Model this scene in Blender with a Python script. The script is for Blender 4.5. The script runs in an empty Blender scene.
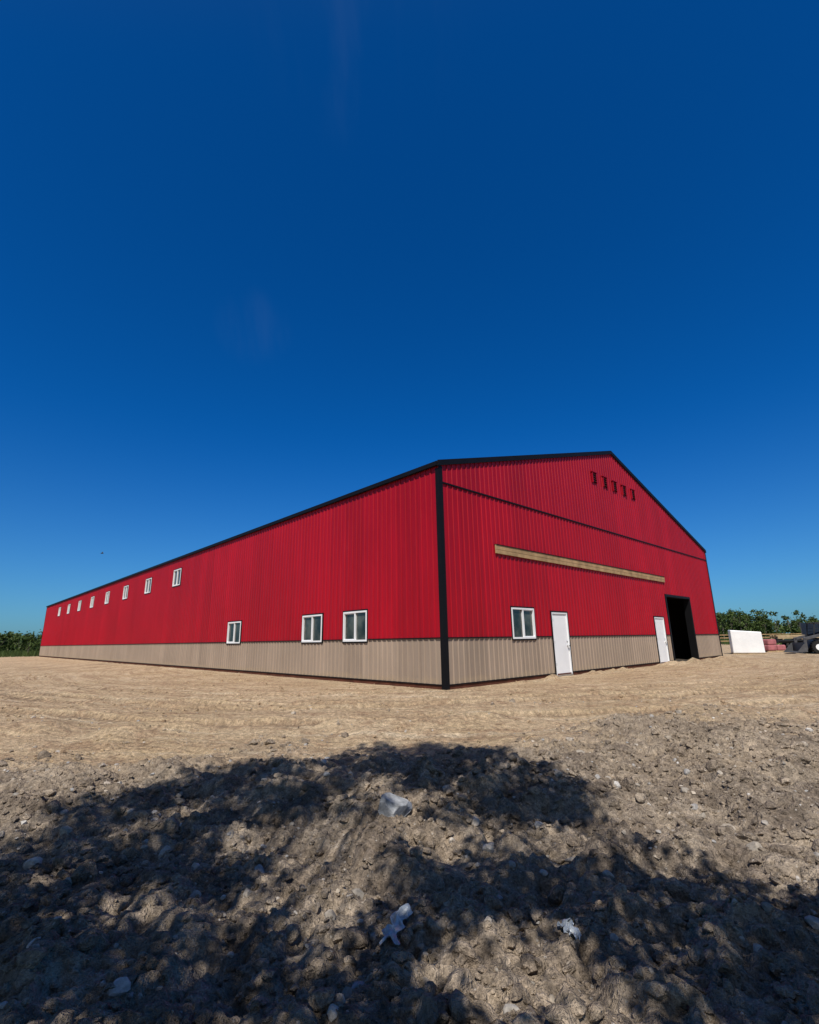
import bpy, math, numpy as np
from mathutils import Vector, Matrix
rng=np.random.default_rng(7)
sc=bpy.context.scene
sc.view_settings.view_transform='Standard'
sc.view_settings.look='None'
sc.view_settings.exposure=0

# ---------------------------------------------------------------- materials
class NT:
    def __init__(s,name):
        s.m=bpy.data.materials.new(name); s.m.use_nodes=True
        s.t=s.m.node_tree; s.n=s.t.nodes; s.b=s.n['Principled BSDF']; s.out=s.n['Material Output']
    def node(s,typ,**kw):
        nd=s.n.new(typ)
        for k,v in kw.items():
            if k=='inp':
                for kk,vv in v.items():
                    if isinstance(vv,bpy.types.NodeSocket): s.t.links.new(vv,nd.inputs[kk])
                    else: nd.inputs[kk].default_value=vv
            else: setattr(nd,k,v)
        return nd
    def link(s,a,b): s.t.links.new(a,b)
    def math(s,op,a,b=0.0,c=None,clamp=False):
        i={0:a,1:b}
        if c is not None: i[2]=c
        return s.node('ShaderNodeMath',operation=op,use_clamp=clamp,inp=i).outputs[0]
    def noise(s,vec,scale,detail=3,rough=.55,dist=0.0):
        return s.node('ShaderNodeTexNoise',inp={'Vector':vec,'Scale':scale,'Detail':detail,'Roughness':rough,'Distortion':dist}).outputs[0]
    def ramp(s,fac,lo,hi,a=0.0,b=1.0):
        return s.node('ShaderNodeMapRange',interpolation_type='SMOOTHSTEP',inp={0:fac,1:lo,2:hi,3:a,4:b}).outputs[0]
    def mix(s,f,a,b,mode='MIX'):
        nd=s.n.new('ShaderNodeMix'); nd.data_type='RGBA'; nd.blend_type=mode
        for idx,v in ((0,f),(6,a),(7,b)):
            if isinstance(v,bpy.types.NodeSocket): s.t.links.new(v,nd.inputs[idx])
            else:
                nd.inputs[idx].default_value = v if idx==0 else (tuple(v)+(1,) if len(v)==3 else v)
        return nd.outputs[2]
    def coord(s): return s.node('ShaderNodeTexCoord').outputs['Object']
    def bump(s,h,strength,dist):
        return s.node('ShaderNodeBump',inp={'Height':h,'Strength':strength,'Distance':dist}).outputs[0]
    def set(s,**kw):
        names={'col':'Base Color','rough':'Roughness','spec':'Specular IOR Level','metal':'Metallic','normal':'Normal','trans':'Transmission Weight'}
        for k,v in kw.items():
            sk=s.b.inputs[names[k]]
            if isinstance(v,bpy.types.NodeSocket): s.t.links.new(v,sk)
            else: sk.default_value=(tuple(v)+(1,)) if (k=='col') else v
        return s

def simple(name,col,rough=.6,var=.15,scale=3.0,spec=.4,metal=0.0,bump=0.0):
    t=NT(name); c=t.coord()
    n=t.noise(c,scale,4)
    v=t.ramp(n,.25,.75,1-var,1+var)
    comb=t.node('ShaderNodeCombineXYZ',inp={0:v,1:v,2:v}).outputs[0]
    t.set(col=t.mix(1.0,col,comb,'MULTIPLY'),rough=rough,spec=spec,metal=metal)
    if bump: t.set(normal=t.bump(t.noise(c,scale*8,3),.5,bump))
    return t.m

def panel_mat(name,col,rough,dirt_h,dirtcol,spec=.5):
    t=NT(name); c=t.coord()
    sx=t.node('ShaderNodeSeparateXYZ',inp={0:c})
    u=t.math('ADD',sx.outputs[0],sx.outputs[1])
    idx=t.math('FLOOR',t.math('DIVIDE',u,.9144))
    w=t.node('ShaderNodeTexWhiteNoise',noise_dimensions='1D',inp={'W':idx}).outputs[0]
    pv=t.node('ShaderNodeMapRange',inp={0:w,1:0.,2:1.,3:.90,4:1.06}).outputs[0]
    mp=t.node('ShaderNodeMapping',inp={'Vector':c,'Scale':(3.,3.,.25)}).outputs[0]
    st=t.ramp(t.noise(mp,1.5,4),.25,.75,.91,1.06)
    br=t.ramp(t.noise(c,.25,3),.3,.7,.92,1.06)
    v=t.math('MULTIPLY',t.math('MULTIPLY',pv,st),br)
    fr=t.math('FRACT',t.math('DIVIDE',u,.9144))
    seam=t.math('LESS_THAN',fr,.014)
    rz=t.math('ABSOLUTE',t.math('SUBTRACT',t.math('FRACT',t.math('DIVIDE',sx.outputs[2],.61)),.5))
    ru=t.math('ABSOLUTE',t.math('SUBTRACT',t.math('FRACT',t.math('DIVIDE',u,.2286)),.70))
    scr=t.math('MULTIPLY',t.math('LESS_THAN',rz,.012),t.math('LESS_THAN',ru,.035))
    v=t.math('MULTIPLY',v,t.math('SUBTRACT',1.0,t.math('MAXIMUM',t.math('MULTIPLY',seam,.4),t.math('MULTIPLY',scr,.45))))
    comb=t.node('ShaderNodeCombineXYZ',inp={0:v,1:v,2:v}).outputs[0]
    cc=t.mix(1.0,col,comb,'MULTIPLY')
    z=sx.outputs[2]
    zn=t.math('SUBTRACT',z,t.math('MULTIPLY',t.noise(c,2.2,5),dirt_h))
    dm=t.ramp(zn,0.0,dirt_h*.6,.55,.0)
    dust=t.math('MULTIPLY',t.ramp(t.noise(mp,5,5),.5,.8),.02)
    f=t.math('MAXIMUM',dm,dust)
    cc=t.mix(f,cc,dirtcol)
    oc=t.noise(t.node('ShaderNodeMapping',inp={'Vector':c,'Scale':(1.,1.,.5)}).outputs[0],2.3,2)
    t.set(col=cc,rough=rough,spec=spec,normal=t.bump(oc,.35,.035))
    return t.m

M={}
M['red']=panel_mat('red_steel',(.345,.0030,.0125),.42,.25,(.35,.24,.16),.25)
M['red2']=panel_mat('red_steel_upper',(.325,.0035,.014),.42,.25,(.35,.24,.16),.25)
M['tan']=panel_mat('tan_steel',(.33,.255,.195),.5,.30,(.36,.27,.18),.3)
M['black']=simple('black_trim',(.004,.004,.005),.55,.2,2,.2)
M['white']=simple('white_vinyl',(.78,.79,.8),.4,.05,2)
M['door']=simple('white_steel_door',(.82,.83,.84),.38,.04,1.5)
M['wood']=simple('spruce_plank',(.36,.24,.125),.75,.3,2.5,.2)
M['grade']=simple('treated_grade_board',(.10,.035,.02),.8,.4,2,.2)
M['roof']=simple('charcoal_roof',(.02,.02,.023),.5,.2,1)
M['steel']=simple('galvanised_handle',(.5,.5,.5),.3,.1,5,metal=.9)
M['inner']=simple('interior_sheathing',(.05,.04,.03),.8,.2,1)
M['louvre']=simple('dark_louvre',(.05,.006,.008),.6,.2,4,.2)
def glassmat():
    t=NT('window_glass'); c=t.coord()
    n=t.noise(c,1.1,3)
    t.set(col=t.mix(t.ramp(n,.4,.7),(.012,.016,.014),(.09,.10,.085)),rough=.05,spec=.7,normal=t.bump(t.noise(c,1.5,1),.15,.02))
    return t.m
M['glass']=glassmat()

# ---------------------------------------------------------------- helpers
def link(ob,parent=None):
    sc.collection.objects.link(ob)
    if parent: ob.parent=parent
    return ob
def empty(name,loc=(0,0,0),rz=0):
    e=bpy.data.objects.new(name,None); e.location=loc; e.rotation_euler=(0,0,rz); e.empty_display_size=.3
    return link(e)
def mesh_np(name,V,F,mats,parent=None,smooth=False,mi=None):
    V=np.asarray(V,dtype=np.float32); F=np.asarray(F,dtype=np.int32)
    me=bpy.data.meshes.new(name); k=F.shape[1]
    me.vertices.add(len(V)); me.vertices.foreach_set('co',V.ravel())
    me.loops.add(F.size); me.loops.foreach_set('vertex_index',F.ravel())
    me.polygons.add(len(F)); me.polygons.foreach_set('loop_start',np.arange(0,F.size,k,dtype=np.int32))
    me.polygons.foreach_set('loop_total',np.full(len(F),k,dtype=np.int32))
    for m in (mats if isinstance(mats,list) else [mats]): me.materials.append(m)
    if mi is not None: me.polygons.foreach_set('material_index',np.asarray(mi,dtype=np.int32))
    me.polygons.foreach_set('use_smooth',np.full(len(F),smooth))
    me.update(calc_edges=True); me.validate()
    return link(bpy.data.objects.new(name,me),parent)
class Builder:
    def __init__(s): s.V=[];s.F=[];s.mi=[];s.mats=[]
    def _m(s,m):
        if m not in s.mats: s.mats.append(m)
        return s.mats.index(m)
    def hexa(s,pts,m):
        b=len(s.V); s.V+=[tuple(float(q) for q in p) for p in pts]
        for f in ((0,3,2,1),(4,5,6,7),(0,1,5,4),(1,2,6,5),(2,3,7,6),(3,0,4,7)):
            s.F.append([b+i for i in f]); s.mi.append(s._m(m))
    def box(s,x0,x1,y0,y1,z0,z1,m,f=lambda a,b,c:(a,b,c)):
        s.hexa([f(x0,y0,z0),f(x1,y0,z0),f(x1,y1,z0),f(x0,y1,z0),f(x0,y0,z1),f(x1,y0,z1),f(x1,y1,z1),f(x0,y1,z1)],m)
    def quad(s,p,m):
        b=len(s.V); s.V+=[tuple(float(w_) for w_ in q) for q in p]; s.F.append([b,b+1,b+2,b+3]); s.mi.append(s._m(m))
    def cyl(s,p0,p1,r0,r1,m,n=12,caps=True):
        r0=float(r0); r1=float(r1)
        p0=Vector([float(q) for q in p0]);p1=Vector([float(q) for q in p1]);d=(p1-p0).normalized()
        a=d.orthogonal().normalized(); c=d.cross(a); b=len(s.V)
        for p,r in ((p0,r0),(p1,r1)):
            for i in range(n):
                t=2*math.pi*i/n; s.V.append(tuple(p+r*(math.cos(t)*a+math.sin(t)*c)))
        for i in range(n):
            j=(i+1)%n; s.F.append([b+i,b+j,b+n+j,b+n+i]); s.mi.append(s._m(m))
        if caps:
            s.F.append([b+i for i in range(n)][::-1]); s.mi.append(s._m(m))
            s.F.append([b+n+i for i in range(n)]); s.mi.append(s._m(m))
    def make(s,name,parent=None,bevel=0,smooth=False,fixn=True):
        me=bpy.data.meshes.new(name); me.from_pydata(s.V,[],s.F)
        for m in s.mats: me.materials.append(m)
        for p,i in zip(me.polygons,s.mi): p.material_index=i; p.use_smooth=smooth
        me.update()
        ob=link(bpy.data.objects.new(name,me),parent)
        if fixn:
            import bmesh
            bm=bmesh.new(); bm.from_mesh(me); bmesh.ops.recalc_face_normals(bm,faces=bm.faces); bm.to_mesh(me); bm.free()
        if bevel:
            md=ob.modifiers.new('bevel','BEVEL'); md.width=bevel; md.segments=2; md.limit_method='ANGLE'
        return ob

def h2(x,y,s):
    v=np.sin(x*127.1+y*311.7+s*74.7)*43758.5453
    return v-np.floor(v)
def vn(x,y,s=0):
    xi=np.floor(x);yi=np.floor(y);fx=x-xi;fy=y-yi
    fx=fx*fx*(3-2*fx);fy=fy*fy*(3-2*fy)
    a=h2(xi,yi,s);b=h2(xi+1,yi,s);c=h2(xi,yi+1,s);d=h2(xi+1,yi+1,s)
    return (a*(1-fx)+b*fx)*(1-fy)+(c*(1-fx)+d*fx)*fy
def fbm(x,y,f,o=3,s=0):
    r=0;a=1;t=0
    for i in range(o):
        ca,sa=math.cos(i*1.1+.4),math.sin(i*1.1+.4)
        r=r+a*vn((x*ca-y*sa)*f+i*17.3,(x*sa+y*ca)*f-i*9.1,s+i);t+=a;a*=.5;f*=2.03
    return r/t
def worley(x,y,f,s=0):
    X_=x*f;Y_=y*f;xi=np.floor(X_);yi=np.floor(Y_);best=np.full(np.shape(X_),9.0)
    for i in (-1,0,1):
        for j in (-1,0,1):
            cx=xi+i;cy=yi+j
            px_=cx+h2(cx,cy,s);py_=cy+h2(cx,cy,s+13)
            sz_=.55+.6*h2(cx,cy,s+29)
            best=np.minimum(best,np.hypot(X_-px_,Y_-py_)/sz_)
    return np.sqrt(np.clip(1-best*best,0,1))
def sstep(a,b,x):
    t=np.clip((x-a)/(b-a),0,1); return t*t*(3-2*t)
def roughmask(x,y):
    yb=6.8+1.6*sstep(.5,4,x)-.3*sstep(-1,-4,x)
    yy=y+(fbm(x,y,.8,4,5)-.5)*3.2
    return 1-sstep(yb-1.0,yb+1.2,yy)
def tracks(x,y):
    """wheel tracks curving round the corner of the barn (depth 0..1)"""
    r=np.hypot(x-1.0,y-34.0)+.35*np.sin(x*.35)+.15*np.sin(x*.9+1)
    out=np.zeros(np.shape(x))
    for r0,wd in ((20.9,.22),(22.5,.22),(23.3,.26),(24.9,.26)):
        out=np.maximum(out,1-sstep(wd*.7,wd,np.abs(r-r0)))
    return out*sstep(.28,.45,fbm(x,y,.35,2,91)+.08)
BC=np.array([.89,13.75]); ANG=math.radians(43.4)
uG=np.array([math.cos(ANG),math.sin(ANG)]); uL=np.array([-math.sin(ANG),math.cos(ANG)])
BW,BL=24.2,72.0
def height(x,y):
    R=roughmask(x,y)
    base=-.36*(1-sstep(3.0,11.0,y))
    lx=(x-BC[0])*uG[0]+(y-BC[1])*uG[1]; ly=(x-BC[0])*uL[0]+(y-BC[1])*uL[1]
    dx=np.maximum(np.maximum(-lx,lx-BW),0); dy=np.maximum(np.maximum(-ly,ly-BL),0)
    db=np.sqrt(dx*dx+dy*dy)
    inside=np.where((lx>0.3)&(lx<BW-.3)&(ly>.3)&(ly<BL-.3),1.,0.)
    rid=1-np.abs(2*fbm(x,y,6.,3,31)-1)
    wx=x+(fbm(x,y,6,3,41)-.5)*.3; wy=y+(fbm(x,y,6,3,43)-.5)*.3
    near=(np.hypot(x,y)<14)
    cl=np.zeros(np.shape(x))
    if np.any(near):
        cl=np.where(near,worley(wx,wy,4.2,51)*.075*sstep(.42,.62,fbm(x,y,1.1,2,61))+worley(wx,wy,9,52)*.05*sstep(.25,.5,fbm(x,y,2.1,2,63))+worley(wx,wy,19,53)*.028+worley(wx+wy*.3,wy,34,54)*.013,0)
    h=base+R*((fbm(x,y,.9,3,1)-.5)*.22+(fbm(x,y,3.3,4,2)-.5)*.19+(rid-.6)*.10+cl)
    berm=np.exp(-((y-8.9-.5*np.sin(x*.5))/.5)**2)*.12*sstep(.4,.6,fbm(x,y,.6,2,95))
    T=tracks(x,y)
    h+=(1-R)*((fbm(x,y,.5,3,4)-.5)*.10+(fbm(x,y,2.5,3,6)-.5)*.07*(1-.6*T)+cl*.28*(1-T)+berm-T*.07)*np.clip(db/2+.15,0,1)
    m=np.exp(-((db-.45)/.3)**2)*sstep(.5,.75,fbm(x,y,1.3,3,8))*np.where(ly<.2,.24,.04)*sstep(2.0,4.5,lx)
    h+=m*(1-inside)
    h+=sstep(90,400,np.hypot(x,y))*(fbm(x,y,.006,2,9)-.5)*1.5
    h=np.where(inside>0,-.02,h)
    return h

# ---------------------------------------------------------------- ground
def axis(a,b,step,far,g=1.045,b2=None,step2=None):
    mid=list(np.arange(a,b,step)); up=[];s=step;v=mid[-1]
    if b2:
        while s<step2: s*=1.08; v+=s; up.append(v)
        while v<b2: v+=step2; up.append(v)
        s=step2
    while v<far: s*=g; v+=s; up.append(v)
    dn=[];s=step;v=a
    while v>-far: s*=g; v-=s; dn.append(v)
    return np.array(dn[::-1]+mid+up)
X=axis(-4.8,4.8,.017,2500); Y=axis(2.2,8.0,.017,2500,1.045,14.0,.045)
gx,gy=np.meshgrid(X,Y)
gz=height(gx,gy)
V=np.stack([gx.ravel(),gy.ravel(),gz.ravel()],1)
nx,ny=len(X),len(Y)
I=np.arange(nx*ny).reshape(ny,nx)
F=np.stack([I[:-1,:-1].ravel(),I[:-1,1:].ravel(),I[1:,1:].ravel(),I[1:,:-1].ravel()],1)

def dirt(name,mode='ground'):
    t=NT(name); c=t.node('ShaderNodeNewGeometry').outputs['Position']
    sx=t.node('ShaderNodeSeparateXYZ',inp={0:c})
    attr=mode=='ground'
    if attr:
        R=t.node('ShaderNodeAttribute',attribute_name='rough').outputs['Fac']
        G=t.node('ShaderNodeAttribute',attribute_name='grass').outputs['Fac']
        TR=t.node('ShaderNodeAttribute',attribute_name='track').outputs['Fac']
    dx=t.math('SUBTRACT',sx.outputs[0],1.0); dy=t.math('SUBTRACT',sx.outputs[1],34.0)
    r=t.math('SQRT',t.math('ADD',t.math('MULTIPLY',dx,dx),t.math('MULTIPLY',dy,dy)))
    an=t.math('ARCTAN2',dx,t.math('MULTIPLY',dy,-1.0))
    arc=t.node('ShaderNodeCombineXYZ',inp={0:t.math('MULTIPLY',r,2.2),1:t.math('MULTIPLY',an,3.0),2:0.0}).outputs[0]
    na=t.noise(arc,1.6,5,.65,.4)
    n1=t.noise(c,.35,3); n2=t.noise(c,2.5,5,.65); n3=t.noise(c,14,4,.7); n4=t.noise(c,60,3,.75)
    if mode!='clod':
        tan=t.mix(t.ramp(n1,.3,.7),(.64,.49,.32),(.52,.385,.235))
        tan=t.mix(t.math('MULTIPLY',t.ramp(na,.46,.62),.6),tan,(.38,.26,.165))
        tan=t.mix(t.math('MULTIPLY',t.ramp(na,.44,.34),.5),tan,(.69,.57,.41))
        tan=t.mix(t.math('MULTIPLY',t.ramp(n2,.50,.64),.65),tan,(.36,.235,.145))
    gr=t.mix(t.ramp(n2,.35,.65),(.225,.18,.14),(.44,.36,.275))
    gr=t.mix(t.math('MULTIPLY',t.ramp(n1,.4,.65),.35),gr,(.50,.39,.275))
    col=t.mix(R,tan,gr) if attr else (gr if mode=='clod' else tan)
    if attr: col=t.mix(t.math('MULTIPLY',TR,.62),col,(.33,.235,.155))
    v=t.math('MULTIPLY',t.ramp(n3,.25,.75,.55,1.32),t.ramp(n4,.25,.75,.60,1.34))
    comb=t.node('ShaderNodeCombineXYZ',inp={0:v,1:v,2:v}).outputs[0]
    col=t.mix(1.0,col,comb,'MULTIPLY')
    vo=t.node('ShaderNodeTexVoronoi',inp={'Vector':c,'Scale':28.0})
    pm=t.math('MULTIPLY',t.math('LESS_THAN',vo.outputs['Distance'],.22),t.math('GREATER_THAN',t.node('ShaderNodeSeparateColor',inp={0:vo.outputs['Color']}).outputs[0],.84))
    col=t.mix(t.math('MULTIPLY',pm,.7),col,(.52,.47,.41))
    if attr:
        gcol=t.mix(t.ramp(t.noise(c,.6,5),.3,.7),(.05,.085,.02),(.13,.15,.045))
        col=t.mix(G,col,gcol)
    h=t.math('ADD',t.math('MULTIPLY',n3,.075),t.math('MULTIPLY',n4,.028))
    if attr:
        h=t.math('ADD',h,t.math('MULTIPLY',na,.10))
        tread=t.math('MULTIPLY',t.math('SINE',t.math('ADD',t.math('MULTIPLY',t.math('MULTIPLY',an,23.5),30.0),t.math('MULTIPLY',r,12.0))),.035)
        h=t.math('ADD',h,t.math('MULTIPLY',TR,tread))
    h=t.math('ADD',h,t.math('MULTIPLY',pm,.01))
    t.set(col=col,rough=.95,spec=.1,normal=t.bump(h,1.0,1.0))
    return t.m
M['dirt']=dirt('bare_earth'); M['clod']=dirt('earth_clod','clod'); M['tanclod']=dirt('sandy_clod','tan')
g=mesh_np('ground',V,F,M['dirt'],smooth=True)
xr,yr=gx.ravel(),gy.ravel()
a=g.data.attributes.new('rough','FLOAT','POINT'); a.data.foreach_set('value',roughmask(xr,yr).astype(np.float32))
dist=np.hypot(xr-5,yr-30)+ (fbm(xr,yr,.05,3,12)-.5)*30
gm=np.maximum(sstep(62,80,dist),0)
a=g.data.attributes.new('grass','FLOAT','POINT'); a.data.foreach_set('value',gm.astype(np.float32))
a=g.data.attributes.new('track','FLOAT','POINT'); a.data.foreach_set('value',(tracks(xr,yr)*(1-roughmask(xr,yr))).astype(np.float32))

import bmesh
def rock_templates(n,sub,rough,cuts=9,lo=.45,hi=.85,rg=None):
    rg=rg or rng; out=[]
    for k in range(n):
        bm=bmesh.new(); bmesh.ops.create_icosphere(bm,subdivisions=sub,radius=1)
        P=np.array([v.co[:] for v in bm.verts]); Fc=np.array([[v.index for v in f.verts] for f in bm.faces]); bm.free()
        for j in range(cuts):
            d=rg.normal(size=3); d/=np.linalg.norm(d); lim=rg.uniform(lo,hi)
            q=P@d; ex=np.maximum(q-lim,0); P=P-ex[:,None]*d
        P*=(1+rg.normal(size=(len(P),1))*rough)
        P*=np.array([1,rg.uniform(.65,.95),rg.uniform(.5,.8)])
        out.append((P,Fc))
    return out
def scatter(name,pts,sizes,temps,mat,sink=.25,smooth=False):
    Vs=[];Fs=[];b=0
    z=height(pts[:,0],pts[:,1])
    for i in range(len(pts)):
        P,Fc=temps[rng.integers(len(temps))]
        a=rng.uniform(0,6.283);t=rng.normal()*.35
        ca,sa=math.cos(a),math.sin(a);ct,st=math.cos(t),math.sin(t)
        Rm=np.array([[ca,-sa,0],[sa,ca,0],[0,0,1]])@np.array([[1,0,0],[0,ct,-st],[0,st,ct]])
        Q=(P@Rm.T)*sizes[i]+np.array([pts[i,0],pts[i,1],z[i]+sizes[i]*(.5-sink*1.6)])
        Vs.append(Q);Fs.append(Fc+b);b+=len(P)
    return mesh_np(name,np.concatenate(Vs),np.concatenate(Fs),mat,smooth=smooth)
T1=rock_templates(10,2,.07); T2=rock_templates(8,2,.015); T0=rock_templates(8,1,.08)
N=90000
px=rng.uniform(-9,10,N); py=1.8+rng.power(.8,N)*9.5
keep=(rng.uniform(size=N)<(roughmask(px,py)*.95+.01))&(np.abs(px)<py*1.0+1.0)
clump=fbm(px,py,1.3,3,21)
keep&=rng.uniform(size=N)<sstep(.35,.62,clump)*.8+.25
P=np.stack([px[keep],py[keep]],1)[:17000]
sz=np.clip(rng.lognormal(-4.05,.65,len(P)),.006,.10)
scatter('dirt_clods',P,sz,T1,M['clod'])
N=30000
px=rng.uniform(-26,24,N); py=rng.uniform(6.5,24,N)
lx=(px-BC[0])*uG[0]+(py-BC[1])*uG[1]; ly=(px-BC[0])*uL[0]+(py-BC[1])*uL[1]
keep=(rng.uniform(size=N)<(1-roughmask(px,py))*(.08+.7*sstep(.52,.66,fbm(px,py,.7,3,33))))&~((lx>-.05)&(ly>-.05))
P=np.stack([px[keep],py[keep]],1)[:8500]
sz=np.clip(rng.lognormal(-3.9,.55,len(P)),.008,.085)
scatter('loose_gravel',P,sz,T0,M['tanclod'])
t=NT('field_stone'); c=t.node('ShaderNodeNewGeometry'); ri=c.outputs['Random Per Island']
cr=t.node('ShaderNodeValToRGB',inp={0:ri}); e=cr.color_ramp.elements
e[0].color=(.26,.24,.21,1); e[1].color=(.56,.53,.49,1)
for p_,cl_ in ((.3,(.40,.34,.27,1)),(.55,(.33,.33,.33,1)),(.75,(.48,.41,.33,1))):
    q=e.new(p_); q.color=cl_
n=t.noise(c.outputs['Position'],40,5,.7)
v=t.ramp(n,.3,.7,.7,1.15); cb=t.node('ShaderNodeCombineXYZ',inp={0:v,1:v,2:v}).outputs[0]
t.set(col=t.mix(1.0,cr.outputs[0],cb,'MULTIPLY'),rough=.85,spec=.2,normal=t.bump(n,.6,.01)); M['stone']=t.m
N=5600
px=rng.uniform(-8,9,N); py=2+rng.uniform(0,1,N)*9
keep=(rng.uniform(size=N)<roughmask(px,py)*.9+.08)
P=np.stack([px[keep],py[keep]],1)[:2700]
sz=np.clip(rng.lognormal(-4.15,.6,len(P)),.008,.07)
extra=np.array([[-1.95,4.35],[-1.62,4.15],[-1.1,3.95],[2.55,5.0],[.55,4.2],[-.9,5.6],[-2.6,5.0],[.3,5.7],[1.9,3.1]]); es=np.array([.07,.06,.05,.065,.05,.045,.04,.045,.045])
scatter('stones',np.vstack([P,extra]),np.concatenate([sz,es]),T2,M['stone'],smooth=False)
M['rock']=simple('grey_limestone',(.33,.34,.35),.9,.4,14,.15,bump=.03)
rb=np.random.default_rng(23)
big=rock_templates(1,4,.006,16,.38,.72,rb)
scatter('boulder',np.array([[-.2,4.68]]),np.array([.225]),big,M['rock'],sink=.16)

M['plastic']=simple('clear_plastic_film',(.44,.48,.52),.35,.35,14,.6)
def wrapper(name,x,y,w,l,rz,s):
    n,m=14,26
    uu,vv=np.meshgrid(np.linspace(-.5,.5,n),np.linspace(-.5,.5,m))
    xx=uu*w*(.75+.5*np.abs(vv)+.3*(vn(vv*6+s,vv*0+2,5)-.5))+.02*np.sin(vv*14+s); yy=vv*l+.02*np.sin(uu*9+s)
    X_=x+xx*math.cos(rz)-yy*math.sin(rz);Y_=y+xx*math.sin(rz)+yy*math.cos(rz)
    Z_=np.max(height(X_,Y_))*.6+height(X_,Y_)*.4+.01+.05*(vn(uu*7+s,vv*11,3))*(1-1.2*np.abs(uu))
    Ii=np.arange(n*m).reshape(m,n)
    Fq=np.stack([Ii[:-1,:-1].ravel(),Ii[:-1,1:].ravel(),Ii[1:,1:].ravel(),Ii[1:,:-1].ravel()],1)
    mesh_np(name,np.stack([X_.ravel(),Y_.ravel(),Z_.ravel()],1),Fq,M['plastic'],smooth=False)
wrapper('plastic_wrapper',-.11,3.10,.09,.32,-.25,1.0)
wrapper('plastic_wrapper.001',.80,3.0,.04,.14,.2,5.0)

# ---------------------------------------------------------------- building
barn=empty('red_metal_barn',(BC[0],BC[1],0),ANG)
EZ,PZ=6.42,9.88
WZ=1.34; GZ=.10
mg=lambda u,d,z:(u,-d,z)
ml=lambda u,d,z:(-d,u,z)
mr=lambda u,d,z:(BW+d,u,z)
mb=lambda u,d,z:(u,BL+d,z)
def roofz(u): return EZ+(PZ-EZ)*(1-abs(u-BW/2)/(BW/2))
PIT=.2286
def prof(u):
    a=abs((u%PIT)-PIT/2); return .025*min(max((.034-a)/.016,0),1)
def ribbed(name,mp,u0,u1,zb,zt,holes,mat,d0=0.0,extra=()):
    us={u0,u1}|set(extra)
    k=math.floor(u0/PIT)
    while k*PIT<u1:
        c=k*PIT+PIT/2
        for o in (-.034,-.018,.018,.034):
            if u0<c+o<u1: us.add(c+o)
        k+=1
    for h in holes:
        for q in (h[0],h[1]):
            if u0<q<u1: us.add(q)
    us=sorted(us); b=Builder()
    for ua,ub in zip(us[:-1],us[1:]):
        if ub-ua<1e-5: continue
        um=(ua+ub)/2; segs=[(zb,None)]
        for h in sorted([h for h in holes if h[0]<um<h[1]],key=lambda h:h[2]):
            new=[]
            for s0,s1 in segs:
                top=s1 if s1 is not None else min(zt(ua),zt(ub))
                if h[3]<=s0 or h[2]>=top: new.append((s0,s1)); continue
                if h[2]>s0: new.append((s0,h[2]))
                if h[3]<top: new.append((h[3],s1))
            segs=new
        pa,pb=prof(ua)+d0,prof(ub)+d0
        for s0,s1 in segs:
            ta=s1 if s1 is not None else zt(ua); tb=s1 if s1 is not None else zt(ub)
            b.quad([mp(ua,pa,s0),mp(ub,pb,s0),mp(ub,pb,tb),mp(ua,pa,ta)],mat)
    return b.make(name,barn,fixn=False)
gw=[(3.13,4.43,1.27,2.27)]
d1=(5.52,6.62,.03,2.19); d2=(14.65,15.85,.03,2.19); big=(16.55,19.95,-.1,3.25)
gh=gw+[d1,d2,big]
lw=[(3.34,4.65,1.27,2.27),(5.94,7.30,1.27,2.27),(12.60,14.02,1.27,2.27)]
uw=[(21.3+5.68*i,22.6+5.68*i,4.7,5.72) for i in range(8)]
lh=lw+uw
SP=5.82
ribbed('gable_wainscot',mg,0,BW,GZ,lambda u:WZ,gh,M['tan'])
ribbed('gable_wall',mg,0,BW,WZ,lambda u:SP,gh,M['red'],.004)
ribbed('gable_peak_wall',mg,0,BW,SP,lambda u:roofz(u),[],M['red2'],.012,extra=(BW/2,))
ribbed('side_wainscot',ml,0,BL,GZ,lambda u:WZ,lh,M['tan'])
ribbed('side_wall',ml,0,BL,WZ,lambda u:EZ,lh,M['red'],.004)
b=Builder()
b.quad([mr(0,0,0),mr(BL,0,0),mr(BL,0,EZ),mr(0,0,EZ)],M['red'])
b.quad([mb(0,0,0),mb(BW,0,0),mb(BW,0,EZ),mb(0,0,EZ)],M['red'])
b.quad([mb(0,0,EZ),mb(BW,0,EZ),mb(BW/2+.01,0,PZ),mb(BW/2-.01,0,PZ)],M['red'])
b.make('rear_walls',barn,fixn=False)
b=Builder()
b.box(BW-.12,BW-.04,.1,BL-.1,0,EZ-.1,M['inner']); b.box(.2,BW-.2,20,20.1,0,EZ-.1,M['inner'])
b.make('interior_lining',barn)
b=Builder(); ov=.09
def rp(x,y,dz): return (x,y,roofz(x)+dz) if 0<=x<=BW else (x,y,EZ-(PZ-EZ)/(BW/2)*(abs(x) if x<0 else x-BW)+dz)
for xa,xb in ((-ov,BW/2),(BW/2,BW+ov)):
    b.hexa([rp(xa,-.05,.01),rp(xb,-.05,.01),rp(xb,BL+.1,.01),rp(xa,BL+.1,.01),rp(xa,-.05,.06),rp(xb,-.05,.06),rp(xb,BL+.1,.06),rp(xa,BL+.1,.06)],M['roof'])
b.make('roof',barn)
b=Builder()
for xa,xb in ((-ov-.01,BW/2),(BW/2,BW+ov+.01)):
    b.hexa([rp(xa,-.085,-.10),rp(xb,-.085,-.10),rp(xb,-.035,-.10),rp(xa,-.035,-.10),rp(xa,-.085,.075),rp(xb,-.085,.075),rp(xb,-.052,.075),rp(xa,-.052,.075)],M['black'])
b.make('rake_trim',barn)
b=Builder()
b.box(-.03,BL+.1,.032,.10,EZ-.11,EZ+.0,M['black'],ml)
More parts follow.
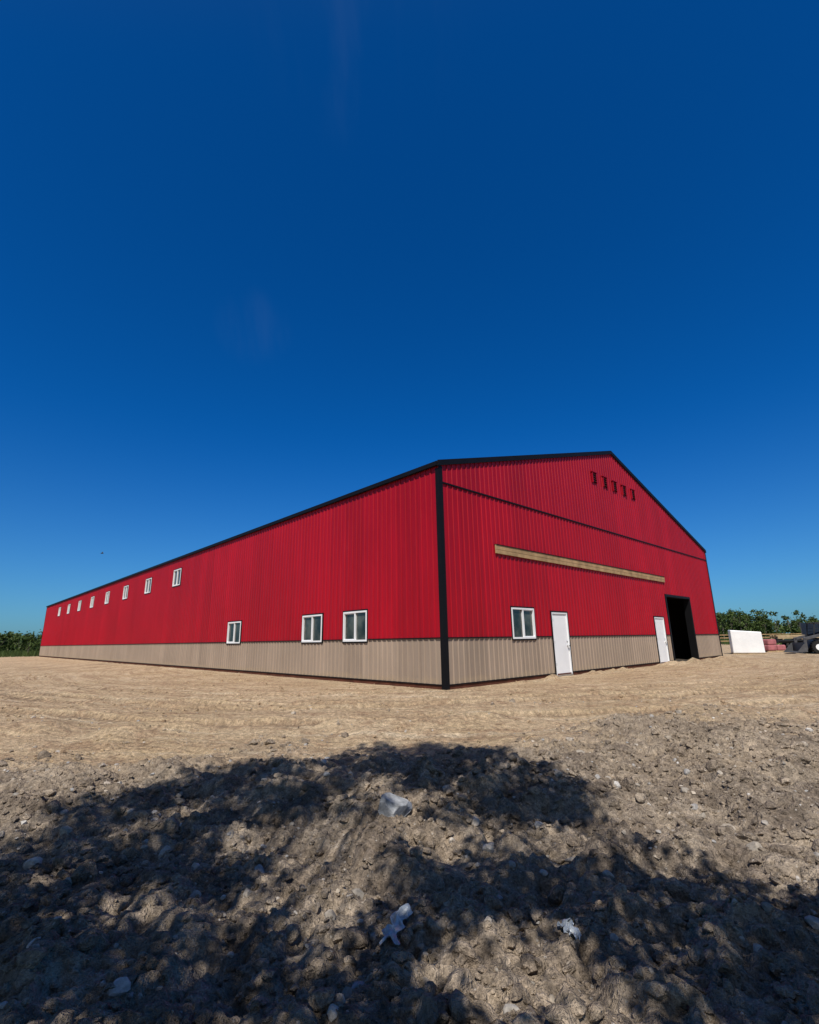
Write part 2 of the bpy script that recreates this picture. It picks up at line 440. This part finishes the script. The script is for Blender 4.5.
b.box(-.03,BL+.1,.102,.112,EZ-.10,EZ+.03,M['black'],ml)
b.make('eave_trim',barn)
b=Builder()
b.box(-.045,.11,-.045,-.031,0,EZ-.1,M['black'])
b.box(-.045,-.031,-.03,.11,.0,EZ-.171,M['black'])
b.box(BW-.10,BW+.045,-.045,-.031,.0,EZ-.1,M['black'])
b.box(-.045,-.031,BL-.12,BL+.03,.0,EZ-.171,M['black'])
b.make('corner_trim',barn)
def strip(b,mp,u0,u1,z0,z1,d0,d1,holes,mat):
    cuts=[(h[0]-.06,h[1]+.06) for h in holes if h[2]-.05<z1 and h[3]+.05>z0]
    cur=u0
    for a_,c_ in sorted(cuts):
        if a_>cur: b.box(cur,a_,d0,d1,z0,z1,mat,mp)
        cur=max(cur,c_)
    if cur<u1: b.box(cur,u1,d0,d1,z0,z1,mat,mp)
b=Builder()
strip(b,mg,.112,BW-.102,WZ-.015,WZ+.018,-.01,.038,gh,M['black'])
strip(b,ml,.112,BL-.122,WZ-.015,WZ+.018,-.01,.038,lh,M['black'])
strip(b,mg,.112,BW-.102,SP-.03,SP+.015,-.01,.047,[],M['black'])
b.make('flashing',barn)
b=Builder()
strip(b,mg,.0,BW,-.35,GZ-.002,-.03,.016,[big],M['grade'])
strip(b,ml,.0,BL,-.35,GZ-.002,-.03,.016,[],M['grade'])
b.make('grade_board',barn)
b=Builder()
strip(b,mg,.0,BW,GZ,GZ+.03,-.02,.038,[d1,d2,big],M['black'])
strip(b,ml,.0,BL,GZ,GZ+.03,-.02,.038,[],M['black'])
b.make('base_trim',barn)
def window(name,mp,h):
    u0,u1,z0,z1=h; b=Builder(); t=.035
    b.box(u0-t,u0+.01,-.01,.037,z0-t,z1+t,M['black'],mp); b.box(u1-.01,u1+t,-.01,.037,z0-t,z1+t,M['black'],mp)
    b.box(u0+.01,u1-.01,-.01,.037,z1-.01,z1+t,M['black'],mp); b.box(u0+.01,u1-.01,-.01,.037,z0-t,z0+.01,M['black'],mp)
    f=.055;a0,a1,c0,c1=u0+.011,u1-.011,z0+.011,z1-.011
    b.box(a0,a0+f,-.04,.05,c0,c1,M['white'],mp); b.box(a1-f,a1,-.04,.05,c0,c1,M['white'],mp)
    b.box(a0+f,a1-f,-.04,.05,c1-f,c1,M['white'],mp); b.box(a0+f,a1-f,-.04,.05,c0,c0+f,M['white'],mp)
    um=(u0+u1)/2
    b.box(um-.03,um+.03,-.03,.042,c0+f,c1-f,M['white'],mp)
    b.box(um+.03,a1-f,-.01,.025,c1-f-.03,c1-f,M['white'],mp); b.box(um+.03,a1-f,-.01,.025,c0+f,c0+f+.03,M['white'],mp)
    b.box(a0+f,um-.03,-.03,-.01,c0+f,c1-f,M['glass'],mp)
    b.box(um+.03,a1-f,-.03,-.018,c0+f+.03,c1-f-.03,M['glass'],mp)
    b.make(name,barn)
for i,h in enumerate(gw): window('gable_window',mg,h)
for i,h in enumerate(lw): window(f'side_window_{i+1}',ml,h)
for i,h in enumerate(uw): window(f'upper_window_{i+1}',ml,h)
def door(name,h):
    u0,u1,z0,z1=h; b=Builder()
    b.box(u0-.03,u0+.01,-.02,.037,z0,z1+.03,M['black'],mg); b.box(u1-.01,u1+.03,-.02,.037,z0,z1+.03,M['black'],mg)
    b.box(u0+.01,u1-.01,-.02,.037,z1-.01,z1+.03,M['black'],mg)
    b.box(u0+.011,u0+.07,-.05,.028,z0,z1-.011,M['white'],mg); b.box(u1-.07,u1-.011,-.05,.028,z0,z1-.011,M['white'],mg)
    b.box(u0+.07,u1-.07,-.05,.028,z1-.07,z1-.011,M['white'],mg)
    b.box(u0+.073,u1-.073,-.05,-.002,z0+.03,z1-.073,M['door'],mg)
    b.box(u0+.02,u1-.02,-.05,.05,z0-.05,z0+.028,M['steel'],mg)
    for zz in (.35,1.1,1.85): b.box(u0+.062,u0+.08,-.001,.032,zz,zz+.1,M['steel'],mg)
    b.cyl(mg(u1-.15,-.005,1.02),mg(u1-.15,.05,1.02),.03,.03,M['steel'],12)
    b.cyl(mg(u1-.15,.05,1.02),mg(u1-.15,.09,1.02),.035,.028,M['steel'],12)
    b.cyl(mg(u1-.15,-.005,1.16),mg(u1-.15,.012,1.16),.028,.028,M['steel'],12)
    b.make(name,barn)
door('entry_door_1',d1); door('entry_door_2',d2)
b=Builder(); u0,u1,z0,z1=big
b.box(u0-.10,u0+.02,-.3,.045,-.1,z1+.1,M['black'],mg); b.box(u1-.02,u1+.10,-.3,.045,-.1,z1+.1,M['black'],mg)
b.box(u0+.02,u1-.02,-.3,.045,z1-.02,z1+.1,M['black'],mg)
b.make('overhead_door_frame',barn)
b=Builder(); b.box(.2,BW-.2,.2,BL-.2,-.3,.0,M['inner']); b.make('floor_slab',barn)
b=Builder()
for k in range(8):
    y=3+k*8
    for x in (.25,BW-.4): b.box(x,x+.15,y,y+.15,0,EZ-.05,M['inner'])
    b.box(.42,BW-.42,y,y+.05,EZ-.35,EZ-.12,M['inner'])
b.make('posts_and_trusses',barn)
b=Builder(); 
for a_,c_ in ((2.49,7.35),(7.354,12.2),(12.204,16.6)):
    b.box(a_,c_,.03,.078,4.07,4.215,M['wood'],mg); b.box(a_,c_,.03,.073,3.94,4.066,M['wood'],mg)
b.box(2.49,16.6,.0,.10,4.218,4.235,M['black'],mg)
b.make('door_track_board',barn,bevel=.003)
b=Builder()
for k in range(5):
    u=10.05+1.01*k
    b.box(u-.16,u+.16,.03,.05,7.92,8.36,M['louvre'],mg)
    b.box(u-.20,u-.165,.03,.09,7.9,8.38,M['red2'],mg); b.box(u+.165,u+.20,.03,.09,7.9,8.38,M['red2'],mg)
    b.box(u-.24,u+.24,.03,.11,8.384,8.42,M['red2'],mg)
    for j in range(4):
        z=7.95+j*.105
        b.hexa([mg(u-.16,.052,z+.05),mg(u+.16,.052,z+.05),mg(u+.16,.085,z),mg(u-.16,.085,z),mg(u-.16,.052,z+.06),mg(u+.16,.052,z+.06),mg(u+.16,.088,z+.01),mg(u-.16,.088,z+.01)],M['louvre'])
b.make('gable_vents',barn)

# ---------------------------------------------------------------- foliage
def leafmat(name,c1,c2,tr=.25):
    t=NT(name); gm=t.node('ShaderNodeNewGeometry')
    n=t.noise(gm.outputs['Position'],.5,3)
    f=t.math('ADD',t.math('MULTIPLY',gm.outputs['Random Per Island'],.5),t.math('MULTIPLY',t.ramp(n,.35,.65),.5))
    c=t.mix(f,c1,c2); t.set(col=c,rough=.6,spec=.25)
    if tr:
        tl=t.node('ShaderNodeBsdfTranslucent',inp={'Color':c})
        mx=t.node('ShaderNodeMixShader',inp={0:tr,1:t.b.outputs[0],2:tl.outputs[0]})
        t.link(mx.outputs[0],t.out.inputs[0])
    return t.m
M['leaf']=leafmat('poplar_leaves',(.035,.075,.015),(.09,.15,.03),0)
M['far']=leafmat('shrub_leaves',(.02,.045,.01),(.085,.12,.028),.1)
M['bark']=simple('bark',(.16,.14,.11),.9,.35,6,.1,bump=.02)
def leaves(name,C,size,mat,parent=None,aspect=.7):
    n=len(C); s=size*rng.uniform(.6,1.3,n)[:,None] if np.isscalar(size) else size[:,None]
    a=rng.normal(size=(n,3)); a/=np.linalg.norm(a,axis=1)[:,None]
    b_=rng.normal(size=(n,3)); b_-=(b_*a).sum(1)[:,None]*a; b_/=np.linalg.norm(b_,axis=1)[:,None]
    P=np.stack([C-a*s*.5,C+b_*s*.5*aspect,C+a*s*.5,C-b_*s*.5*aspect],1).reshape(-1,3)
    return mesh_np(name,P,np.arange(4*n).reshape(n,4),mat,parent)

EL=math.radians(53); SA=math.radians(180+7)
SUN=Vector((math.sin(SA)*math.cos(EL),math.cos(SA)*math.cos(EL),math.sin(EL)))
KY=-SUN.y/SUN.z
def toplimit(x):
    xs=[-8,-4.2,-3.6,-3.0,-2.3,-1.75,-1.35,-1.0,-.75,.4,1.2,1.6,1.8,2.1,2.7,3.4,6]
    ys=[3.4,3.9,4.4,5.6,6.5,7.1,6.5,6.8,7.8,7.85,7.5,6.9,4.6,3.9,3.9,3.3,3.0]
    return np.interp(x,xs,ys)
cl=[]; tries=0
while len(cl)<1400 and tries<90000:
    tries+=1
    X_=rng.uniform(-5.6,4.6); Y_=rng.uniform(-1.0,7.8)
    r=rng.uniform(.10,.32)
    if Y_+r*.7>toplimit(X_): continue
    gap=float(fbm(np.array([X_]),np.array([Y_]),2.3,2,77)[0])
    thr=.47 if Y_<4.8 else .32
    if X_<-1.5: thr-=.06
    if gap<thr: continue
    if X_>1.4 and Y_>3.0 and rng.uniform()<.25: continue
    zmin=(3.0+1.85*(Y_-.3*KY))/(1+1.85*KY)
    z=max(zmin,2.9)+rng.power(.7)*1.9
    tt=z+.3
    cl.append((X_+SUN.x/SUN.z*tt,Y_+SUN.y/SUN.z*tt,z,r))
print('clumps',len(cl))
cl=np.array(cl)
trunks=[(-5.0,-3.6),(-2.3,-3.4),(1.6,-3.8),(4.2,-3.3)]
asg=np.argmin([np.hypot(cl[:,0]-tx,(cl[:,1]-ty)*.5) for tx,ty in trunks],axis=0)
for k,(tx,ty) in enumerate(trunks):
    C=cl[asg==k]
    if len(C)==0: continue
    tree=empty('poplar_tree' if k==0 else f'poplar_tree.{k:03d}',(tx,ty,float(height(np.array([tx]),np.array([ty]))[0])))
    gz0=tree.location.z; Cl=C.copy(); Cl[:,0]-=tx; Cl[:,1]-=ty; Cl[:,2]-=gz0
    H=float(Cl[:,2].max())*.8; b=Builder(); pts=[Vector((0,0,-.2))]
    for j in range(1,9): pts.append(Vector((math.sin(j*1.3+k)*.12,math.cos(j*1.7+k)*.12+.03*j*j*.5,H*j/8.6)))
    rad=[.15*(1-j/8.6) for j in range(9)]
    for j in range(8): b.cyl(pts[j],pts[j+1],rad[j],rad[j+1],M['bark'],9)
    for i_,(x,y,z,r) in enumerate(Cl.tolist()):
        if i_%4: continue
        zz=max(z-1.2*math.hypot(x,y)*.45-.4,1.5); j=min(int(zz/H*8.6),7)
        s=pts[j].lerp(pts[j+1],.5); e_=Vector((x,y,z)); mid=s.lerp(e_,.55)+Vector((float(rng.normal())*.12,float(rng.normal())*.12,-.15))
        b.cyl(s,mid,.022,.013,M['bark'],6); b.cyl(mid,e_,.013,.006,M['bark'],5)
    b.make('trunk_and_limbs',tree,smooth=True)
    L=[]
    for (x,y,z,r) in Cl:
        n=max(int(130*(r/.3)**2),26)
        L.append(np.array([x,y,z])+np.clip(rng.normal(size=(n,3)),-1.9,1.9)*r*np.array([.5,.5,.45]))
    leaves('crown',np.concatenate(L),.075,M['leaf'],tree,.9)

def tree_mass(name,segs,n,leaf):
    root=empty(name); b=Builder(); L=[]
    for (x,y,h,r) in segs:
        b.cyl((x,y,-.2),(x+rng.normal()*.1,y,h*.7),.12*h/6,.04*h/6,M['bark'],6)
        for j in range(4):
            a=rng.uniform(0,6.28); b.cyl((x,y,h*rng.uniform(.2,.5)),(x+math.cos(a)*r*.6,y+math.sin(a)*r*.6,h*rng.uniform(.5,.8)),.05*h/6,.02,M['bark'],5)
        nc=14
        for j in range(nc):
            a=rng.uniform(0,6.28); q=r*math.sqrt(rng.uniform())*.95; zc=h*rng.uniform(.05,.9); 
            q*=max(.2,1-abs(zc/h-.35)*1.1)
            cr_=r*rng.uniform(.22,.45)
            L.append(np.array([x+q*math.cos(a),y+q*math.sin(a),zc])+rng.normal(size=(n//nc,3))*cr_*np.array([.6,.6,.5]))
    L=np.concatenate(L); L=L[L[:,2]>0]
    b.make('trunks',root); leaves('foliage',L,leaf,M['far'],root,.8)
S=[]
for i in range(120):
    f=rng.uniform(0,1); x=80+f*95; y=143+rng.normal()*5-f*10
    hh=7.6-2.4*sstep(96,120,x)+rng.normal()*.55
    S.append((x,y,max(hh,3.4),rng.uniform(1.7,2.6)))
tree_mass('distant_trees',S,700,.42)
S=[]
for i in range(75):
    f=rng.uniform(0,1); x=-52-f*55; y=88+rng.normal()*4-f*4
    S.append((x,y,3.2+rng.normal()*.5+.3*f,rng.uniform(1.1,1.9)))
tree_mass('willow_bushes',S,600,.30)
S=[]
for i in range(170):
    a=math.radians(rng.uniform(-62,62)); r=rng.uniform(330,360)
    S.append((r*math.sin(a),r*math.cos(a),rng.uniform(5.0,8.5),rng.uniform(5,8)))
tree_mass('horizon_treeline',S,260,1.6)

def grass_patch(name,xs,ys,n,h):
    x=rng.uniform(*xs,n); y=rng.uniform(*ys,n); z=height(x,y)
    a=rng.uniform(0,6.28,n); w=.03; hh=h*rng.uniform(.4,1.2,n)
    dx=np.cos(a)*w;dy=np.sin(a)*w; lx=rng.normal(size=n)*.12;ly=rng.normal(size=n)*.12
    P=np.stack([np.stack([x-dx,y-dy,z-.03],1),np.stack([x+dx,y+dy,z-.03],1),np.stack([x+dx*.3+lx,y+dy*.3+ly,z+hh],1),np.stack([x-dx*.3+lx,y-dy*.3+ly,z+hh],1)],1).reshape(-1,3)
    mesh_np(name,P,np.arange(4*n).reshape(n,4),M['far'])
grass_patch('grass',(-95,-50),(66,84),14000,.7)
grass_patch('grass.001',(42,95),(62,84),12000,.6)

# ---------------------------------------------------------------- yard objects, right
M['wrap']=simple('white_wrap',(.80,.81,.82),.35,.06,1.5,.5,bump=.02)
M['pink']=simple('pink_insulation',(.36,.12,.13),.7,.2,3)
M['lumber']=simple('lumber',(.42,.31,.18),.8,.25,4,.2)
M['rubber']=simple('tyre_rubber',(.015,.015,.015),.85,.3,8,.2)
M['mach']=simple('dark_machine_paint',(.015,.016,.018),.5,.3,4)
M['cont']=simple('blue_container_steel',(.02,.035,.06),.55,.25,1.5)
M['grey']=simple('grey_steel',(.07,.07,.075),.5,.2,4)
def gz1(x,y): return float(height(np.array([float(x)]),np.array([float(y)]))[0])
e=empty('wrapped_pallet',(23.1,35.0,gz1(23.1,35.0)),math.radians(-24))
b=Builder()
for y in (-.5,-.05,.4): b.box(-.95,.95,y,y+.1,0,.09,M['lumber'])
for i in range(9): b.box(-.95+i*.215,-.95+i*.215+.15,-.52,.52,.092,.112,M['lumber'])
b.make('pallet',e)
b=Builder(); b.hexa([(-.92,-.5,.115),(.92,-.5,.115),(.92,.5,.115),(-.92,.5,.115),(-.9,-.48,1.66),(.9,-.48,1.5),(.9,.48,1.52),(-.9,.48,1.68)],M['wrap'])
o=b.make('wrapped_load',e,bevel=.05)
e=empty('insulation_bundles',(27.0,38.2,gz1(27.0,38.2)),math.radians(12))
for k,(x,z,m) in enumerate(((-.4,.1,'pink'),(.42,.1,'pink'),(-.35,.52,'pink'))):
    b=Builder(); b.box(x-.38,x+.38,-.55,.55,z,z+.4,M[m]); b.make(f'bundle_{k+1}',e,bevel=.08)
b=Builder(); b.box(-.85,.85,-.5,-.4,0,.09,M['lumber']); b.box(-.85,.85,.4,.5,0,.09,M['lumber']); b.make('skids',e)
e=empty('flatbed_trailer',(33.0,43.5,gz1(33.0,43.5)),math.radians(8)); b=Builder()
b.box(-2.8,2.8,-1.1,1.1,.72,.84,M['mach']); b.box(-2.85,-2.78,-1.12,1.12,.6,.9,M['mach'])
for y in (-.5,.4): b.box(-2.7,2.7,y,y+.1,.58,.718,M['mach'])
b.hexa([(-4.2,-.06,.5),(-2.8,-.6,.6),(-2.8,-.5,.6),(-4.2,.0,.5),(-4.2,-.06,.6),(-2.8,-.6,.7),(-2.8,-.5,.7),(-4.2,.0,.6)],M['mach'])
b.hexa([(-4.2,.0,.5),(-2.8,.5,.6),(-2.8,.6,.6),(-4.2,.06,.5),(-4.2,.0,.6),(-2.8,.5,.7),(-2.8,.6,.7),(-4.2,.06,.6)],M['mach'])
b.box(-3.9,-3.8,-.05,.05,0,.6,M['grey'])
b.make('deck_and_tongue',e)
b=Builder()
for x in (.2,1.1):
    for y0 in (-1.3,1.05):
        b.cyl((x,y0,.36),(x,y0+.25,.36),.36,.36,M['rubber'],20); b.cyl((x,y0-.01,.36),(x,y0+.26,.36),.17,.17,M['wrap'],14)
for y in (-1.32,1.04): b.box(-.3,1.6,y,y+.28,.77,.80,M['mach'])
b.make('wheels_and_fenders',e)
b=Builder()
for r_ in range(3):
    for c_ in range(6):
        o_=rng.uniform(-.15,.15); b.box(-2.2+o_,1.9+o_,-.6+c_*.16,-.6+c_*.16+.145,.92+r_*.1,.92+r_*.1+.09,M['lumber'])
for x in (-1.8,0,1.5): b.box(x,x+.1,-.6,.4,.842,.918,M['wood'])
b.make('boards',e)
e=empty('skid_steer_loader',(27.6,34.4,gz1(27.6,34.4)),math.radians(168))
b=Builder()
b.hexa([(-1.25,-.5,.32),(.75,-.5,.32),(.75,.5,.32),(-1.25,.5,.32),(-1.3,-.5,1.15),(.55,-.5,.8),(.55,.5,.8),(-1.3,.5,1.15)],M['mach'])
b.box(-1.38,-.75,-.48,.48,.5,1.32,M['mach'])
b.make('chassis',e,bevel=.04)
b=Builder()
for y in (-.46,.40):
    b.box(-.72,-.64,y,y+.06,1.05,1.95,M['mach']); b.hexa([(.42,y,.8),(.5,y,.8),(.5,y+.06,.8),(.42,y+.06,.8),(.2,y,1.95),(.28,y,1.95),(.28,y+.06,1.95),(.2,y+.06,1.95)],M['mach'])
    for z in (1.2,1.4,1.6): b.box(-.64,.25,y+.02,y+.035,z,z+.02,M['mach'])
b.box(-.78,.32,-.5,.5,1.95,2.01,M['mach']); b.box(-.4,.1,-.25,.25,.85,1.0,M['rubber']); b.box(-.45,-.35,-.25,.25,1.0,1.5,M['rubber'])
b.make('cab',e,bevel=.01)
b=Builder()
for y in (-.66,.54):
    b.hexa([(-1.3,y,1.2),(-1.0,y,1.42),(-1.0,y+.11,1.42),(-1.3,y+.11,1.2),(-1.3,y,1.4),(-1.0,y,1.6),(-1.0,y+.11,1.6),(-1.3,y+.11,1.4)],M['grey'])
    b.hexa([(-1.1,y,1.38),(1.1,y,.85),(1.1,y+.11,.85),(-1.1,y+.11,1.38),(-1.1,y,1.56),(1.15,y,1.02),(1.15,y+.11,1.02),(-1.1,y+.11,1.56)],M['grey'])
    b.hexa([(1.0,y,.25),(1.16,y,.25),(1.16,y+.11,.25),(1.0,y+.11,.25),(.98,y,.98),(1.15,y,.98),(1.15,y+.11,.98),(.98,y+.11,.98)],M['grey'])
    b.box(-1.34,-1.2,y+.01,y+.1,.9,1.3,M['grey'])
b.make('lift_arms',e,bevel=.01)
b=Builder()
b.hexa([(1.17,-.85,.1),(1.85,-.85,.06),(1.85,.85,.06),(1.17,.85,.1),(1.17,-.85,.14),(1.85,-.85,.09),(1.85,.85,.09),(1.17,.85,.14)],M['grey'])
b.box(1.14,1.18,-.85,.85,.1,.7,M['grey'])
for y in (-.87,.84): b.hexa([(1.17,y,.1),(1.8,y,.08),(1.8,y+.03,.08),(1.17,y+.03,.1),(1.17,y,.7),(1.3,y,.62),(1.3,y+.03,.62),(1.17,y+.03,.7)],M['grey'])
b.make('bucket',e)
b=Builder()
for x in (-.75,.42):
    for y0,y1 in ((-.82,-.52),(.52,.82)):
        b.cyl((x,y0,.4),(x,y1,.4),.4,.4,M['rubber'],22)
        ys=y0-.01 if y0<0 else y1-.04
        b.cyl((x,ys,.4),(x,ys+.05,.4),.2,.2,M['wrap'],16)
        for k in range(18):
            a=2*math.pi*k/18; cx,cz=x+math.cos(a)*.41,.4+math.sin(a)*.41
            b.box(cx-.03,cx+.03,y0+.02,y1-.02,cz-.03,cz+.03,M['rubber'])
b.make('wheels',e)
e=empty('shipping_container',(50.5,60.5,0),math.radians(10)); b=Builder()
b.box(-3,3,-1.2,1.2,.12,2.55,M['cont'])
for i in range(26): b.box(-2.9+i*.225,-2.9+i*.225+.11,-1.24,-1.201,.3,2.4,M['cont'])
for x in (-3.03,2.93):
    for y in (-1.25,1.15): b.box(x,x+.1,y,y+.1,0,2.6,M['grey'])
b.box(-2.93,2.93,-1.25,-1.15,2.46,2.6,M['grey']); b.box(-2.93,2.93,-1.25,-1.15,.05,.2,M['grey'])
b.make('shell',e)
e=empty('rail_fence',(0,0,0)); b=Builder()
for i in range(22):
    x=40+i*2.6; y=66+i*.25; b.cyl((x,y,-.2),(x,y,1.35+rng.normal()*.03),.06,.055,M['wood'],7)
    for z in (.45,.85,1.22): b.hexa([(x,y-.08,z),(x+2.6,y+.17,z),(x+2.6,y+.21,z),(x,y-.04,z),(x,y-.08,z+.1),(x+2.6,y+.17,z+.1),(x+2.6,y+.21,z+.1),(x,y-.04,z+.1)],M['wood'])
b.make('posts_and_rails',e)
b=Builder(); M['bird']=simple('bird_feathers',(.03,.03,.03),.8)
b.hexa([(-.12,-.03,-.03),(.1,-.02,-.02),(.1,.02,-.02),(-.12,.03,-.03),(-.1,-.02,.03),(.14,-.01,.02),(.14,.01,.02),(-.1,.02,.03)],M['bird'])
b.quad([(-.05,0,.02),(.07,0,.02),(.02,.32,.1),(-.06,.3,.1)],M['bird']); b.quad([(-.05,0,.02),(.07,0,.02),(.02,-.32,.1),(-.06,-.3,.1)],M['bird'])
b.quad([(-.1,-.02,0),(-.1,.02,0),(-.2,.05,.01),(-.2,-.05,.01)],M['bird'])
o=b.make('bird',None,fixn=False); o.location=(-28.8,45,9.6); o.rotation_euler=(.3,0,.4)

# ---------------------------------------------------------------- light
w=bpy.data.worlds.new('World'); sc.world=w; w.use_nodes=True
nt=w.node_tree; bg=nt.nodes['Background']; LK=nt.links.new
def N_(t,**k):
    nd=nt.nodes.new(t)
    for a_,v_ in k.items(): setattr(nd,a_,v_)
    return nd
sky=N_('ShaderNodeTexSky'); sky.sky_type='NISHITA'; sky.sun_disc=False
sky.sun_elevation=EL; sky.sun_rotation=SA; sky.air_density=1.0; sky.dust_density=.9; sky.ozone_density=3.0; sky.altitude=300
tc=N_('ShaderNodeTexCoord')
def dotn(v):
    d=N_('ShaderNodeVectorMath',operation='DOT_PRODUCT'); LK(tc.outputs['Generated'],d.inputs[0]); d.inputs[1].default_value=Vector(v).normalized(); return d.outputs['Value']
def mapr(s,a_,b_,c_=0,d_=1):
    m=N_('ShaderNodeMapRange',interpolation_type='SMOOTHSTEP'); LK(s,m.inputs[0])
    for i,q in enumerate((a_,b_,c_,d_)): m.inputs[i+1].default_value=q
    return m.outputs[0]
near=mapr(dotn(SUN),.35,.85)
elev=mapr(dotn((0,0,1)),0.0,.42)
tlow=N_('ShaderNodeMix',data_type='RGBA'); LK(elev,tlow.inputs[0]); tlow.inputs[6].default_value=(.36,.74,1.12,1); tlow.inputs[7].default_value=(.20,.63,1.20,1)
tint=N_('ShaderNodeMix',data_type='RGBA'); LK(near,tint.inputs[0]); LK(tlow.outputs[2],tint.inputs[6]); tint.inputs[7].default_value=(.65,.66,.68,1)
mul=N_('ShaderNodeMix',data_type='RGBA',blend_type='MULTIPLY'); mul.inputs[0].default_value=1
LK(sky.outputs[0],mul.inputs[6]); LK(tint.outputs[2],mul.inputs[7])
hs=N_('ShaderNodeHueSaturation'); hs.inputs['Saturation'].default_value=1.05; LK(mul.outputs[2],hs.inputs['Color'])
mp=N_('ShaderNodeMapping'); LK(tc.outputs['Generated'],mp.inputs[0]); mp.inputs['Scale'].default_value=(9,2,2); mp.inputs['Rotation'].default_value=(0,0,.3)
nz=N_('ShaderNodeTexNoise'); LK(mp.outputs[0],nz.inputs['Vector']); nz.inputs['Scale'].default_value=2.2; nz.inputs['Detail'].default_value=6
nm=mapr(nz.outputs[0],.42,.75)
m1=mapr(dotn((-.06,.50,.86)),.985,1.0); m2=mapr(dotn((-.28,.78,.56)),.997,1.0)
ad=N_('ShaderNodeMath',operation='ADD'); LK(m1,ad.inputs[0]); LK(m2,ad.inputs[1])
mm=N_('ShaderNodeMath',operation='MULTIPLY'); LK(ad.outputs[0],mm.inputs[0]); LK(nm,mm.inputs[1])
m3=N_('ShaderNodeMath',operation='MULTIPLY'); LK(mm.outputs[0],m3.inputs[0]); m3.inputs[1].default_value=.018
ci=N_('ShaderNodeMix',data_type='RGBA'); LK(m3.outputs[0],ci.inputs[0]); LK(hs.outputs[0],ci.inputs[6]); ci.inputs[7].default_value=(3.5,5,6.5,1)
LK(ci.outputs[2],bg.inputs[0]); bg.inputs[1].default_value=.088
sd=bpy.data.lights.new('sun','SUN'); sd.energy=5.0; sd.angle=math.radians(.53); sd.color=(1,.95,.88)
so=link(bpy.data.objects.new('sun',sd)); so.rotation_euler=SUN.to_track_quat('Z','Y').to_euler(); so.location=(0,-20,30)

# ---------------------------------------------------------------- camera
cd=bpy.data.cameras.new('camera'); cd.sensor_fit='VERTICAL'; cd.sensor_height=24; cd.sensor_width=24*819/1024
cd.lens=488/1024*24; cd.clip_end=6000; cd.clip_start=.05
co=link(bpy.data.objects.new('camera',cd))
co.matrix_world=Matrix.Translation((0,0,1.3))@Matrix.Rotation(math.radians(90+14.7),4,'X')@Matrix.Rotation(math.radians(-.96),4,'Z')
sc.camera=co
